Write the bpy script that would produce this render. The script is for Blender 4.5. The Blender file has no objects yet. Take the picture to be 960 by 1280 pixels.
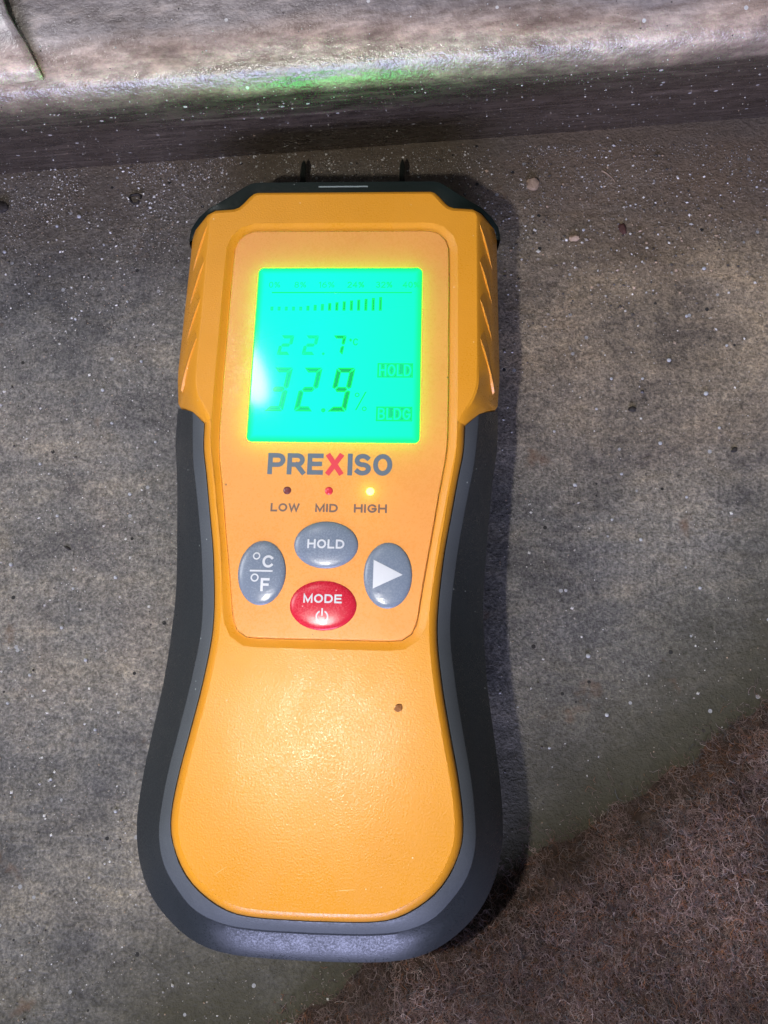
import bpy, bmesh, math, random
import numpy as np
from mathutils import Vector, Matrix

random.seed(7)
rng = np.random.default_rng(11)
S = bpy.context.scene
COL = S.collection
MM = 0.001
PI = math.pi

# ------------------------------------------------------------------ camera
cam = bpy.data.cameras.new('camera')
cam_o = bpy.data.objects.new('camera', cam); COL.objects.link(cam_o)
cam.sensor_fit = 'VERTICAL'; cam.sensor_height = 24.0
cam.lens = 24.0 * 963.0 / 1280.0
cam.clip_start = 0.01; cam.clip_end = 20
cx, cy, cz = (.998736, .018728, -.046644), (-.006989, .97072, .24011), (.049775, -.239481, .969624)
cam_o.matrix_world = Matrix(((cx[0], cy[0], cz[0], .0190), (cx[1], cy[1], cz[1], 0.0),
                             (cx[2], cy[2], cz[2], .1850), (0, 0, 0, 1)))
S.camera = cam_o

# ------------------------------------------------------------------ light
W = bpy.data.worlds.new('World'); S.world = W; W.use_nodes = True
bg = W.node_tree.nodes['Background']
bg.inputs[0].default_value = (.86, .93, 1.0, 1); bg.inputs[1].default_value = .10

def area(name, loc, target, sx, sy, power, color):
    l = bpy.data.lights.new(name, 'AREA'); l.shape = 'ELLIPSE'; l.size = sx; l.size_y = sy
    l.energy = power; l.color = color
    o = bpy.data.objects.new(name, l); COL.objects.link(o)
    o.location = loc
    o.rotation_euler = (Vector(target) - Vector(loc)).to_track_quat('-Z', 'Y').to_euler()
    return o
# the phone's own flash, beside and below the lens: the main light
area('phone_flash', (-.022, -.010, .183), (-.002, .02, 0), .008, .008, .205, (1.0, .955, .88))
# broad soft daylight from behind the beam, to the left
bd_ = Vector((-.70, .27, .66)).normalized()
area('back_daylight', bd_ * 1.5, (0, .06, 0),   .62, .62, 9.5, (.94, .97, 1.0))
# a small window high up, mirrored by the left of the screen
kd = Vector((-.232, .415, .88)).normalized()
area('window_patch', Vector((-.017, .066, .03)) + kd * 1.2, (-.017, .066, .03), .06, .16, .8, (1.0, .98, .95))
# open doorway low behind the photographer
area('doorway_daylight', (-.05, -1.55, .56), (0, -.03, .02), 1.2, .62, 33.0, (.58, .61, 1.0))

S.view_settings.view_transform = 'Standard'; S.view_settings.look = 'None'
S.view_settings.exposure = 0.0; S.view_settings.gamma = 1.0
S.view_settings.use_curve_mapping = False
S.render.engine = 'CYCLES'
S.cycles.max_bounces = 6

# ------------------------------------------------------------------ helpers
def link(name, me, mat=None, parent=None, loc=None):
    o = bpy.data.objects.new(name, me); COL.objects.link(o)
    if mat is not None:
        for m in (mat if isinstance(mat, (list, tuple)) else [mat]): me.materials.append(m)
    if parent is not None: o.parent = parent
    if loc is not None: o.location = loc
    return o

def mesh(name, verts, faces, smooth=False, angle=None):
    me = bpy.data.meshes.new(name)
    me.from_pydata([tuple(np.asarray(v, float) * MM) for v in verts], [], faces)
    me.validate()
    bm = bmesh.new(); bm.from_mesh(me); bmesh.ops.recalc_face_normals(bm, faces=bm.faces)
    for f in bm.faces: f.smooth = smooth
    if angle is not None:
        for e in bm.edges:
            if len(e.link_faces) == 2 and e.calc_face_angle(0) > math.radians(angle): e.smooth = False
    bm.to_mesh(me); bm.free()
    return me

def thing(name, label, cat, loc=(0, 0, 0), group=None):
    o = bpy.data.objects.new(name, None); COL.objects.link(o)
    o.empty_display_size = .01
    o.location = loc; o['label'] = label; o['category'] = cat
    if group: o['group'] = group
    return o
def tag(o, label, cat, group=None):
    o['label'] = label; o['category'] = cat
    if group: o['group'] = group
    return o

def shear(x, y, z):                      # the moulding leans a touch to the left towards its back
    return (x + .09 * (z - 29.0), y, z)

def catmull(pts, sub):
    P = [np.array(p, float) for p in pts]
    P = [2 * P[0] - P[1]] + P + [2 * P[-1] - P[-2]]
    out = []
    for i in range(1, len(P) - 2):
        p0, p1, p2, p3 = P[i - 1:i + 3]
        for k in range(sub):
            t = k / sub
            out.append(.5 * (2 * p1 + (p2 - p0) * t + (2 * p0 - 5 * p1 + 4 * p2 - p3) * t * t + (3 * p1 - p0 - 3 * p2 + p3) * t ** 3))
    out.append(P[-2])
    return out
def resample(pts, n):
    P = np.array(pts, float); d = np.r_[0, np.cumsum(np.linalg.norm(np.diff(P[:, :2], axis=0), axis=1))]
    t = np.linspace(0, d[-1], n)
    return np.c_[[np.interp(t, d, P[:, k]) for k in range(P.shape[1])]].T
def mirror(half):                        # right half, top centre -> bottom centre; closed loop
    h = [tuple(p) for p in half]
    l = [(-p[0],) + tuple(p[1:]) for p in h[::-1]]
    return h + l[1:-1]
def mirror_open(half):                   # right half from its top end, round the bottom to the left top end
    h = [tuple(p) for p in half]
    return h + [(-p[0],) + tuple(p[1:]) for p in h[::-1]][1:]
def inset(loop, d):                      # loop of (x,y,...) clockwise seen from above
    P = np.array([p[:2] for p in loop]); n = len(P)
    T = np.roll(P, -1, 0) - np.roll(P, 1, 0); T /= np.linalg.norm(T, axis=1)[:, None] + 1e-9
    N = np.c_[T[:, 1], -T[:, 0]]         # right of travel = inside for clockwise
    return P + N * d
def loft(rings, closed=True, cap_last=False, cap_first=False):
    V = []; F = []; n = len(rings[0])
    for r in rings: V += [shear(*p) for p in r]
    m = n if closed else n - 1
    for k in range(len(rings) - 1):
        for i in range(m):
            j = (i + 1) % n
            F.append((k * n + i, k * n + j, (k + 1) * n + j, (k + 1) * n + i))
    if cap_last: F.append(tuple(range((len(rings) - 1) * n, len(rings) * n)))
    if cap_first: F.append(tuple(range(n)))
    return V, F
def withz(P, z): return [(p[0], p[1], z) for p in P]

# ------------------------------------------------------------------ materials
def new_mat(name):
    m = bpy.data.materials.new(name); m.use_nodes = True
    return m, m.node_tree.nodes, m.node_tree.links, m.node_tree.nodes['Principled BSDF']
def N(nodes, t, **kw):
    n = nodes.new(t)
    for k, v in kw.items():
        if hasattr(n, k) and k not in n.inputs: setattr(n, k, v)
        else: n.inputs[k].default_value = v
    return n
def ramp(nodes, stops, interp='LINEAR'):
    r = nodes.new('ShaderNodeValToRGB'); r.color_ramp.interpolation = interp
    e = r.color_ramp.elements
    while len(e) > 1: e.remove(e[-1])
    e[0].position, e[0].color = stops[0][0], tuple(stops[0][1]) + (1,) * (4 - len(stops[0][1]))
    for p, c in stops[1:]:
        k = e.new(p); k.color = tuple(c) + (1,) * (4 - len(c))
    return r
def mixc(nodes, links, fac, a, b, mode='MIX'):
    n = nodes.new('ShaderNodeMix'); n.data_type = 'RGBA'; n.blend_type = mode
    for s, v in ((n.inputs[0], fac), (n.inputs[6], a), (n.inputs[7], b)):
        if hasattr(v, 'links'): links.new(v, s)
        elif isinstance(v, (int, float)): s.default_value = v
        else: s.default_value = tuple(v) + (1,) * (4 - len(v))
    return n.outputs[2]
def objco(nodes):
    return nodes.new('ShaderNodeTexCoord').outputs['Object']
def noise(nodes, links, co, scale, detail=4, rough=.6, dist=0.0):
    n = N(nodes, 'ShaderNodeTexNoise'); n.inputs['Scale'].default_value = scale
    n.inputs['Detail'].default_value = detail; n.inputs['Roughness'].default_value = rough
    n.inputs['Distortion'].default_value = dist
    links.new(co, n.inputs['Vector'])
    return n.outputs['Fac']
def mapped(nodes, links, co, scale=(1, 1, 1), rot=(0, 0, 0), loc=(0, 0, 0)):
    m = nodes.new('ShaderNodeMapping'); m.inputs['Scale'].default_value = scale
    m.inputs['Rotation'].default_value = rot; m.inputs['Location'].default_value = loc
    links.new(co, m.inputs['Vector']); return m.outputs[0]
def bump(nodes, links, h, strength, dist, prev=None):
    b = nodes.new('ShaderNodeBump'); b.inputs['Strength'].default_value = strength
    b.inputs['Distance'].default_value = dist; links.new(h, b.inputs['Height'])
    if prev is not None: links.new(prev, b.inputs['Normal'])
    return b.outputs[0]
def specks(nodes, links, co, scale, thresh, density):
    """small sparse dots (dust): voronoi cells, a random few of them"""
    v = N(nodes, 'ShaderNodeTexVoronoi'); v.inputs['Scale'].default_value = scale
    links.new(co, v.inputs['Vector'])
    a = nodes.new('ShaderNodeMath'); a.operation = 'LESS_THAN'; links.new(v.outputs['Distance'], a.inputs[0]); a.inputs[1].default_value = thresh
    sep = nodes.new('ShaderNodeSeparateColor'); links.new(v.outputs['Color'], sep.inputs[0])
    b = nodes.new('ShaderNodeMath'); b.operation = 'LESS_THAN'; links.new(sep.outputs[0], b.inputs[0]); b.inputs[1].default_value = density
    c = nodes.new('ShaderNodeMath'); c.operation = 'MULTIPLY'; links.new(a.outputs[0], c.inputs[0]); links.new(b.outputs[0], c.inputs[1])
    return c.outputs[0]

def plastic(name, base, rough, tex=0.0, texscale=2500, var=.06, dust=None, dustcol=(.6, .6, .58), coat=0.0, transl=None):
    m, n, l, p = new_mat(name)
    co = objco(n)
    f = noise(n, l, co, 60, 5)
    dark = tuple(c * (1 - var * 2) for c in base); light = tuple(min(1, c * (1 + var)) for c in base)
    col = mixc(n, l, f, dark, light)
    if dust:
        col = mixc(n, l, specks(n, l, co, *dust), col, dustcol)
    l.new(col, p.inputs['Base Color'])
    fr = ramp(n, [(.36, (rough * .72,) * 3), (.62, (min(1, rough * 1.25),) * 3)])
    l.new(noise(n, l, co, 2600, 2), fr.inputs[0]); sm_ = ramp(n, [(.35, (.86,) * 3), (.65, (1.18,) * 3)]); l.new(noise(n, l, mapped(n, l, co, (1, .6, 1), (0, 0, .5)), 110, 4, .6, .8), sm_.inputs[0])
    l.new(mixc(n, l, 1.0, fr.outputs[0], sm_.outputs[0], 'MULTIPLY'), p.inputs['Roughness'])
    if coat: p.inputs['Coat Weight'].default_value = coat; p.inputs['Coat Roughness'].default_value = .12
    nb = None
    if tex:
        nb = bump(n, l, noise(n, l, co, texscale, 2, .5), 1.0, tex * .0001)
        l.new(nb, p.inputs['Normal'])
    if transl:
        t = n.new('ShaderNodeBsdfTranslucent'); t.inputs[0].default_value = tuple(transl[1]) + (1,)
        mx = n.new('ShaderNodeMixShader'); mx.inputs[0].default_value = transl[0]
        out = n['Material Output']
        l.new(p.outputs[0], mx.inputs[1]); l.new(t.outputs[0], mx.inputs[2]); l.new(mx.outputs[0], out.inputs[0])
    return m
def emit(name, col, strength, rough=.15, base=(.01, .01, .01), spec=.5):
    m, n, l, p = new_mat(name)
    p.inputs['Base Color'].default_value = tuple(base) + (1,)
    p.inputs['Roughness'].default_value = rough
    p.inputs['Specular IOR Level'].default_value = spec
    p.inputs['Emission Color'].default_value = tuple(col) + (1,)
    p.inputs['Emission Strength'].default_value = strength
    return m

M_orange = plastic('orange_abs', (.73, .30, .016), .37, tex=.42, texscale=2700, dust=(700, .10, .05), dustcol=(.85, .6, .3))
M_plate = plastic('orange_plate', (.90, .365, .088), .30, tex=.16, texscale=4200, dust=(450, .10, .035), dustcol=(.25, .10, .05),
                  transl=(.085, (.95, .66, .10)))
M_rubber = plastic('black_rubber', (.022, .027, .031), .36, tex=.25, texscale=3500, var=.15, dust=(420, .07, .10), dustcol=(.30, .34, .34))
M_rubber_top = plastic('lighter_rubber', (.085, .096, .108), .52, tex=.3, texscale=3500, var=.15, dust=(420, .08, .13), dustcol=(.34, .38, .38))  # lighter tone for the band between seam and ridge
M_cap = plastic('black_cap_plastic', (.005, .010, .009), .42, tex=.2, var=.1, dust=(420, .06, .03), dustcol=(.3, .32, .32))
M_cap.node_tree.nodes['Principled BSDF'].inputs['Specular IOR Level'].default_value = .22
M_steel = plastic('dark_pin_metal', (.018, .022, .018), .45, var=.1)
M_btn = plastic('grey_button', (.18, .22, .29), .25, tex=.16, texscale=3600, dust=(900, .14, .08), dustcol=(.42, .45, .5))
M_red = plastic('red_button', (.60, .018, .045), .24, tex=.16, texscale=3600, dust=(900, .14, .06), dustcol=(.8, .3, .32))
M_white = plastic('white_print', (.60, .62, .66), .4)
M_greyink = plastic('grey_ink', (.12, .16, .20), .45)
M_brownink = plastic('brown_ink', (.16, .105, .085), .45)
M_redink = plastic('red_ink', (.72, .05, .07), .45)
M_scr = plastic('pale_scratch', (.86, .50, .16), .5)
M_baffle = plastic('light_baffle', (.12, .22, .12), .6)
M_led_low = emit('led_low', (.1, .02, .02), 0.0, base=(.18, .05, .05))
M_led_mid = emit('led_mid', (1, .05, .05), 0.06, base=(.65, .04, .06))
M_led_high = emit('led_high', (1, .60, .085), 7.0)
M_glint = plastic('slit_glint_grey', (.25, .30, .31), .4)
M_lcd = emit('lcd_backlight', (0, 1.0, .045), 20.0, rough=.07, spec=.35)
def uneven_backlight():
    n, l = M_lcd.node_tree.nodes, M_lcd.node_tree.links
    p = n['Principled BSDF']; co = objco(n); sp_ = n.new('ShaderNodeSeparateXYZ'); l.new(co, sp_.inputs[0])
    def math_(op, a, b_=None):
        m_ = n.new('ShaderNodeMath'); m_.operation = op
        for q, v in ((m_.inputs[0], a), (m_.inputs[1], b_)):
            if v is None: continue
            if hasattr(v, 'links'): l.new(v, q)
            else: q.default_value = v
        return m_.outputs[0]
    dx = math_('SUBTRACT', .01845, math_('ABSOLUTE', sp_.outputs[0]))
    dy = math_('SUBTRACT', .02068, math_('ABSOLUTE', math_('SUBTRACT', sp_.outputs[1], .07432)))
    e_ = math_('MINIMUM', dx, dy)
    mr_ = n.new('ShaderNodeMapRange'); mr_.inputs[1].default_value = 0; mr_.inputs[2].default_value = .0017; mr_.inputs[3].default_value = 0; mr_.inputs[4].default_value = 1
    mr_.interpolation_type = 'SMOOTHSTEP'; l.new(e_, mr_.inputs[0])
    gx_ = n.new('ShaderNodeMapRange'); gx_.inputs[1].default_value = -.004; gx_.inputs[2].default_value = .019; gx_.inputs[3].default_value = .0435; gx_.inputs[4].default_value = .0325
    l.new(sp_.outputs[0], gx_.inputs[0])
    cc = n.new('ShaderNodeCombineColor'); cc.inputs[0].default_value = 0; cc.inputs[1].default_value = 1
    l.new(math_('MULTIPLY', gx_.outputs[0], math_('ADD', math_('MULTIPLY', mr_.outputs[0], .55), .45)), cc.inputs[2])
    l.new(cc.outputs[0], p.inputs['Emission Color'])
uneven_backlight()
M_seg = [emit('lcd_segment_strong', (0, .60, .16), 1.0, rough=.07),
         emit('lcd_segment_mid', (0, .76, .28), 1.0, rough=.07),
         emit('lcd_segment_faint', (0, .88, .42), 1.0, rough=.07)]

# ------------------------------------------------------------------ ground relief shared by floor, grains and carpet
def vnoise(x, y, cell, seed):
    r = np.random.default_rng(seed).random((256, 256))
    u, v = np.asarray(x) / cell + 100, np.asarray(y) / cell + 100
    i, j = np.floor(u).astype(int), np.floor(v).astype(int); fu, fv = u - i, v - j
    fu = fu * fu * (3 - 2 * fu); fv = fv * fv * (3 - 2 * fv)
    g = lambda a, b: r[a % 256, b % 256]
    return (g(i, j) * (1 - fu) + g(i + 1, j) * fu) * (1 - fv) + (g(i, j + 1) * (1 - fu) + g(i + 1, j + 1) * fu) * fv
def floor_h(x, y):                       # mm, always below 0
    t = np.clip((92 - np.asarray(y)) / 120.0, 0, 1.4)
    return -7.0 + 5.0 * np.clip((np.asarray(y) - 60) / 55.0, 0, 1) - 5.0 * t * t * (3 - 1.9 * t) * .9 + .55 * vnoise(x, y, 23, 1) + .28 * vnoise(x, y, 6, 2) + .14 * vnoise(x, y, 2.2, 3)

def grid_mesh(name, xs, ys, hf):
    X, Y = np.meshgrid(xs, ys); Z = hf(X, Y)
    V = np.c_[X.ravel(), Y.ravel(), Z.ravel()] * MM
    nx, ny = len(xs), len(ys)
    i = np.arange(nx - 1)[None] + nx * np.arange(ny - 1)[:, None]; i = i.ravel()
    F = np.c_[i, i + 1, i + 1 + nx, i + nx]
    me = bpy.data.meshes.new(name)
    me.vertices.add(len(V)); me.vertices.foreach_set('co', V.ravel())
    me.loops.add(F.size); me.loops.foreach_set('vertex_index', F.ravel())
    me.polygons.add(len(F)); me.polygons.foreach_set('loop_start', np.arange(0, F.size, 4))
    me.update(); me.validate()
    me.polygons.foreach_set('use_smooth', np.ones(len(F), bool))
    return me

# floor: fine in view, coarse beyond
def axis(lo, hi, step, far):
    a = list(np.arange(lo, hi + .01, step)); d = step
    left, right = [], []
    p = lo
    while p > -far: d *= 1.5; p -= d; left.append(p)
    p, d = hi, step
    while p < far: d *= 1.5; p += d; right.append(p)
    return np.array(left[::-1] + a + right)
m, n, l, p = new_mat('dusty_floor')
co = objco(n)
g1 = noise(n, l, co, 14, 6, .65, .4)
g2 = noise(n, l, mapped(n, l, co, (1, 1.7, 1), (0, 0, .3)), 42, 7, .7, .8)
g3 = noise(n, l, co, 620, 5, .78)
g4 = noise(n, l, co, 1500, 2, .6)
c1 = ramp(n, [(.32, (.085, .082, .080)), (.46, (.165, .158, .147)), (.55, (.205, .192, .172)), (.66, (.235, .210, .180)), (.78, (.20, .198, .194))])
l.new(g1, c1.inputs[0])
g5 = noise(n, l, mapped(n, l, co, (.25, 1.2, 1), (0, 0, -.07)), 62, 7, .62, .5)
c2 = ramp(n, [(.3, (.62, .62, .66)), (.5, (1, 1, 1)), (.72, (1.28, 1.22, 1.10))]); l.new(g2, c2.inputs[0])
c = mixc(n, l, 1.0, c1.outputs[0], c2.outputs[0], 'MULTIPLY')
c5 = ramp(n, [(.34, (.78, .78, .79)), (.5, (1, 1, 1)), (.66, (1.22, 1.17, 1.08))]); l.new(g5, c5.inputs[0])
c = mixc(n, l, .95, c, c5.outputs[0], 'MULTIPLY')
c3 = ramp(n, [(.30, (.36, .35, .33)), (.5, (1, 1, 1)), (.68, (1.65, 1.60, 1.52))]); l.new(g3, c3.inputs[0])
c = mixc(n, l, .85, c, c3.outputs[0], 'MULTIPLY')
c4 = ramp(n, [(.34, (.38, .37, .36)), (.5, (.95, .95, .95)), (.64, (1.8, 1.77, 1.7))]); l.new(g4, c4.inputs[0])
c = mixc(n, l, .5, c, c4.outputs[0], 'MULTIPLY')
# brown damp soil gathered in front of the beam, in blotches
sx = n.new('ShaderNodeSeparateXYZ'); l.new(co, sx.inputs[0])
mr = N(n, 'ShaderNodeMapRange'); mr.inputs[1].default_value = .095; mr.inputs[2].default_value = .150
l.new(sx.outputs[1], mr.inputs[0])
ad = n.new('ShaderNodeMath'); ad.operation = 'MULTIPLY_ADD'; l.new(noise(n, l, co, 40, 5), ad.inputs[0]); ad.inputs[1].default_value = 1.6; ad.inputs[2].default_value = -.75
ad2 = n.new('ShaderNodeMath'); ad2.operation = 'ADD'; ad2.use_clamp = True; l.new(mr.outputs[0], ad2.inputs[0]); l.new(ad.outputs[0], ad2.inputs[1])
gt = n.new('ShaderNodeMath'); gt.operation = 'MULTIPLY'; l.new(ad2.outputs[0], gt.inputs[0]); l.new(mr.outputs[0], gt.inputs[1])
c = mixc(n, l, gt.outputs[0], c, mixc(n, l, g3, (.070, .054, .040), (.27, .21, .155)))
# tan sand with sunlight painted into its colour, right of the meter's head
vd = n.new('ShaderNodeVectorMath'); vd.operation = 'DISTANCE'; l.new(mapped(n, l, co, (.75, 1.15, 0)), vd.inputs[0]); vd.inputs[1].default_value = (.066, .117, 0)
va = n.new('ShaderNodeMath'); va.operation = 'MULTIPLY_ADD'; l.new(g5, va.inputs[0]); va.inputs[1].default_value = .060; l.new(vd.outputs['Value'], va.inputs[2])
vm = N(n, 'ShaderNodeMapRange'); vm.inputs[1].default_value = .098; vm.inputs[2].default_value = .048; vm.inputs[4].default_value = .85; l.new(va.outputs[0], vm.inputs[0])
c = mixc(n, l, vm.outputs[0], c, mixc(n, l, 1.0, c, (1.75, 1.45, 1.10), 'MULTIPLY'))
# olive tone along the carpet's edge: shade painted into the floor colour
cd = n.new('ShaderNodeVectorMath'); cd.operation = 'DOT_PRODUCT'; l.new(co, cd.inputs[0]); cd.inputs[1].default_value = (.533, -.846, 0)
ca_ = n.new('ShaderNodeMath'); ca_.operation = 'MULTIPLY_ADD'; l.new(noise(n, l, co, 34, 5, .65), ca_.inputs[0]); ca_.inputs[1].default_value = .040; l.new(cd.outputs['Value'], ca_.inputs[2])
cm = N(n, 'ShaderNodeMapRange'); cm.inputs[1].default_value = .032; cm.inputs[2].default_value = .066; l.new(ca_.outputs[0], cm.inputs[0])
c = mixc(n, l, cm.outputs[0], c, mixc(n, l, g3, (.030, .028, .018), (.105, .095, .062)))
# rust brown spots and pale dust dots
rs = ramp(n, [(.66, (0, 0, 0)), (.74, (1, 1, 1))]); l.new(noise(n, l, mapped(n, l, co, loc=(.3, .1, 0)), 60, 4), rs.inputs[0])
rsm = n.new('ShaderNodeMath'); rsm.operation = 'MULTIPLY'; rsm.inputs[1].default_value = .7; l.new(rs.outputs[0], rsm.inputs[0])
c = mixc(n, l, rsm.outputs[0], c, (.17, .10, .06))
c = mixc(n, l, specks(n, l, co, 260, .13, .16), c, (.36, .36, .36))
c = mixc(n, l, specks(n, l, mapped(n, l, co, loc=(.5, .2, .1)), 300, .16, .08), c, (.03, .028, .025))
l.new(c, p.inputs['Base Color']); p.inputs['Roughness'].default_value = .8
p.inputs['Specular IOR Level'].default_value = .35
b = bump(n, l, g3, .7, .0009); b = bump(n, l, g4, .7, .0004, b); l.new(b, p.inputs['Normal'])
M_floor = m
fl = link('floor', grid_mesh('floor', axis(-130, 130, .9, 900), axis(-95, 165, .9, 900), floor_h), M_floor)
fl['kind'] = 'structure'

# ------------------------------------------------------------------ beam at the top
BDIR = Vector((math.cos(math.radians(3.9)), math.sin(math.radians(3.9)), 0))
BN = Vector((-BDIR.y, BDIR.x, 0))        # away from the meter
B0 = Vector((0, 149.6, 0))
m, n, l, p = new_mat('weathered_beam')
co = objco(n)
e1 = noise(n, l, mapped(n, l, co, (.22, 1, 1)), 110, 7, .72, .3)
e2 = noise(n, l, mapped(n, l, co, (.45, 1, 1)), 420, 4, .7)
e3 = noise(n, l, co, 1300, 2)
e0 = noise(n, l, mapped(n, l, co, (.5, 1, .6)), 26, 5, .6)
grey = ramp(n, [(.25, (.14, .12, .12)), (.45, (.225, .20, .20)), (.58, (.31, .28, .275)), (.74, (.50, .455, .44))]); l.new(e1, grey.inputs[0])
tan = ramp(n, [(.25, (.19, .14, .115)), (.46, (.36, .275, .225)), (.60, (.52, .42, .355)), (.76, (.76, .67, .60))]); l.new(e1, tan.inputs[0])
# worn tan strip along the nose with a ragged back edge
sx = n.new('ShaderNodeSeparateXYZ'); l.new(co, sx.inputs[0])
sm = n.new('ShaderNodeMath'); sm.operation = 'MULTIPLY_ADD'; l.new(e0, sm.inputs[0]); sm.inputs[1].default_value = .026; l.new(sx.outputs[1], sm.inputs[2])
sm2 = n.new('ShaderNodeMath'); sm2.operation = 'MULTIPLY_ADD'; l.new(e2, sm2.inputs[0]); sm2.inputs[1].default_value = .007; l.new(sm.outputs[0], sm2.inputs[2])
st = N(n, 'ShaderNodeMapRange'); st.inputs[1].default_value = .0030; st.inputs[2].default_value = .0090; st.inputs[3].default_value = 1; st.inputs[4].default_value = 0
l.new(sm2.outputs[0], st.inputs[0])
c = mixc(n, l, st.outputs[0], grey.outputs[0], tan.outputs[0])
# the face below the nose: darker, streaked along its length
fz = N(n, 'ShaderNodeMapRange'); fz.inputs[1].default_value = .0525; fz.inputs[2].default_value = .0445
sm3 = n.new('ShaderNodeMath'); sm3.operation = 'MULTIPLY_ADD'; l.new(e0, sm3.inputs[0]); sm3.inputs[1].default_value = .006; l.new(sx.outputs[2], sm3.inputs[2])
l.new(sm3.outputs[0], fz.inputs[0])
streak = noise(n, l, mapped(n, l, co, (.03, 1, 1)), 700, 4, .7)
face_dark = ramp(n, [(.3, (.036, .028, .024)), (.55, (.070, .055, .046)), (.75, (.17, .135, .115))]); l.new(streak, face_dark.inputs[0])
c = mixc(n, l, fz.outputs[0], c, face_dark.outputs[0])
sp = ramp(n, [(.3, (.45, .44, .44)), (.5, (1, 1, 1)), (.68, (1.75, 1.7, 1.62))]); l.new(e2, sp.inputs[0])
c = mixc(n, l, .7, c, sp.outputs[0], 'MULTIPLY')
mo = ramp(n, [(.34, (.52, .46, .43)), (.5, (1, .96, .93)), (.66, (1.40, 1.34, 1.28))]); l.new(noise(n, l, mapped(n, l, co, (.55, 1, 1), loc=(.2, .1, 0)), 48, 6, .75, .4), mo.inputs[0])
c = mixc(n, l, .85, c, mo.outputs[0], 'MULTIPLY')
c = mixc(n, l, specks(n, l, co, 330, .15, .14), c, (.62, .60, .58))
l.new(c, p.inputs['Base Color'])
rr = ramp(n, [(.3, (.20,) * 3), (.7, (.36,) * 3)]); l.new(e2, rr.inputs[0]); l.new(rr.outputs[0], p.inputs['Roughness']); p.inputs['Specular IOR Level'].default_value = .8
b = bump(n, l, e2, .4, .0006); b = bump(n, l, e3, .5, .0003, b); l.new(b, p.inputs['Normal'])
M_beam = m
prof = catmull([(6.2, -9), (3.6, -3), (-2.5, 8), (-7.6, 18), (-12.4, 28), (-16.0, 36), (-17.8, 40.5), (-18.4, 43.5), (-18.0, 46.3), (-16.4, 49.0),
                (-12.5, 51.4), (-6, 52.8), (14, 54.6), (40, 56.8), (80, 59), (130, 61)], 5)
prof += [np.array((130.0, -9.0))]
us = np.arange(-330, 331, 2.5)
V = []; F = []
for a_, u in enumerate(us):
    for k, (q, z) in enumerate(prof):
        w = .8 * (vnoise(u, k * 5.0, 60, 5) - .5) + .35 * (vnoise(u, k * 3.0, 14, 6) - .5) + .2 * (vnoise(u, k * 3.0, 3.5, 8) - .5)
        if k in (0, len(prof) - 1): w = 0
        V.append((u, q + w * .5 * (1 if z < 50 else .2), z + (w if z > 42 else 0)))
P_ = len(prof)
for a_ in range(len(us) - 1):
    for k in range(P_ - 1):
        F.append((a_ * P_ + k, a_ * P_ + k + 1, (a_ + 1) * P_ + k + 1, (a_ + 1) * P_ + k))
F.append(tuple(range(P_))); F.append(tuple(range((len(us) - 1) * P_, len(us) * P_)))
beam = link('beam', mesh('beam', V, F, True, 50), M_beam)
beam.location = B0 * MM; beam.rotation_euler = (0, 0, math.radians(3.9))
tag(beam, 'worn grey beam with rounded tan edge and dark undercut face, above the meter', 'beam')
# curled peeling flake draped over its top at the far left
pq = np.array([q[:2] for q in prof[:-1]]); kk = int(np.argmin(pq[:, 0]))
def beam_top(y): return np.interp(y, pq[kk:, 0], pq[kk:, 1])
V = []; F = []
nu, nv = 22, 16
for i in range(nu):
    for j in range(nv):
        s, t = i / (nu - 1), j / (nv - 1)
        y0 = -16.5 + 60 * s
        ex = -64.2 - 6.2 * min(1, s * 3.2) ** .8 - 4 * s + .5 * math.sin(s * 23)
        x = ex - 50 * (1 - t) ** 1.2
        y = y0 - .6 * (1 - t) * (1 - s) * math.sin(t * 9)
        z = float(beam_top(y)) + .5 + .5 * (1 - s) * 0 + (1.5 + 1.2 * min(1, s * 4)) * t ** 5 * min(1, .25 + s * 4) + .25 * vnoise(x, y, 4, 31)
        V.append((x, y, z))
for i in range(nu - 1):
    for j in range(nv - 1):
        F.append((i * nv + j, i * nv + j + 1, (i + 1) * nv + j + 1, (i + 1) * nv + j))
flake = link('peeling_flake', mesh('peeling_flake', V, F, True), M_beam)
flake.location = beam.location; flake.rotation_euler = beam.rotation_euler
mod = flake.modifiers.new('thick', 'SOLIDIFY'); mod.thickness = .0007; mod.offset = 1
tag(flake, 'pale curled flake with a bright edge on top of the beam, far left', 'flake')

# ------------------------------------------------------------------ moisture meter
meter = thing('moisture_meter', 'orange and black handheld moisture meter with lit green screen reading 32.9%', 'moisture meter')
meter.rotation_euler = (0, 0, -.008); meter.location = (-.00076, 0, 0)
def part(name, me, mat, parent=None): return link(name, me, mat, parent or meter)

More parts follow.
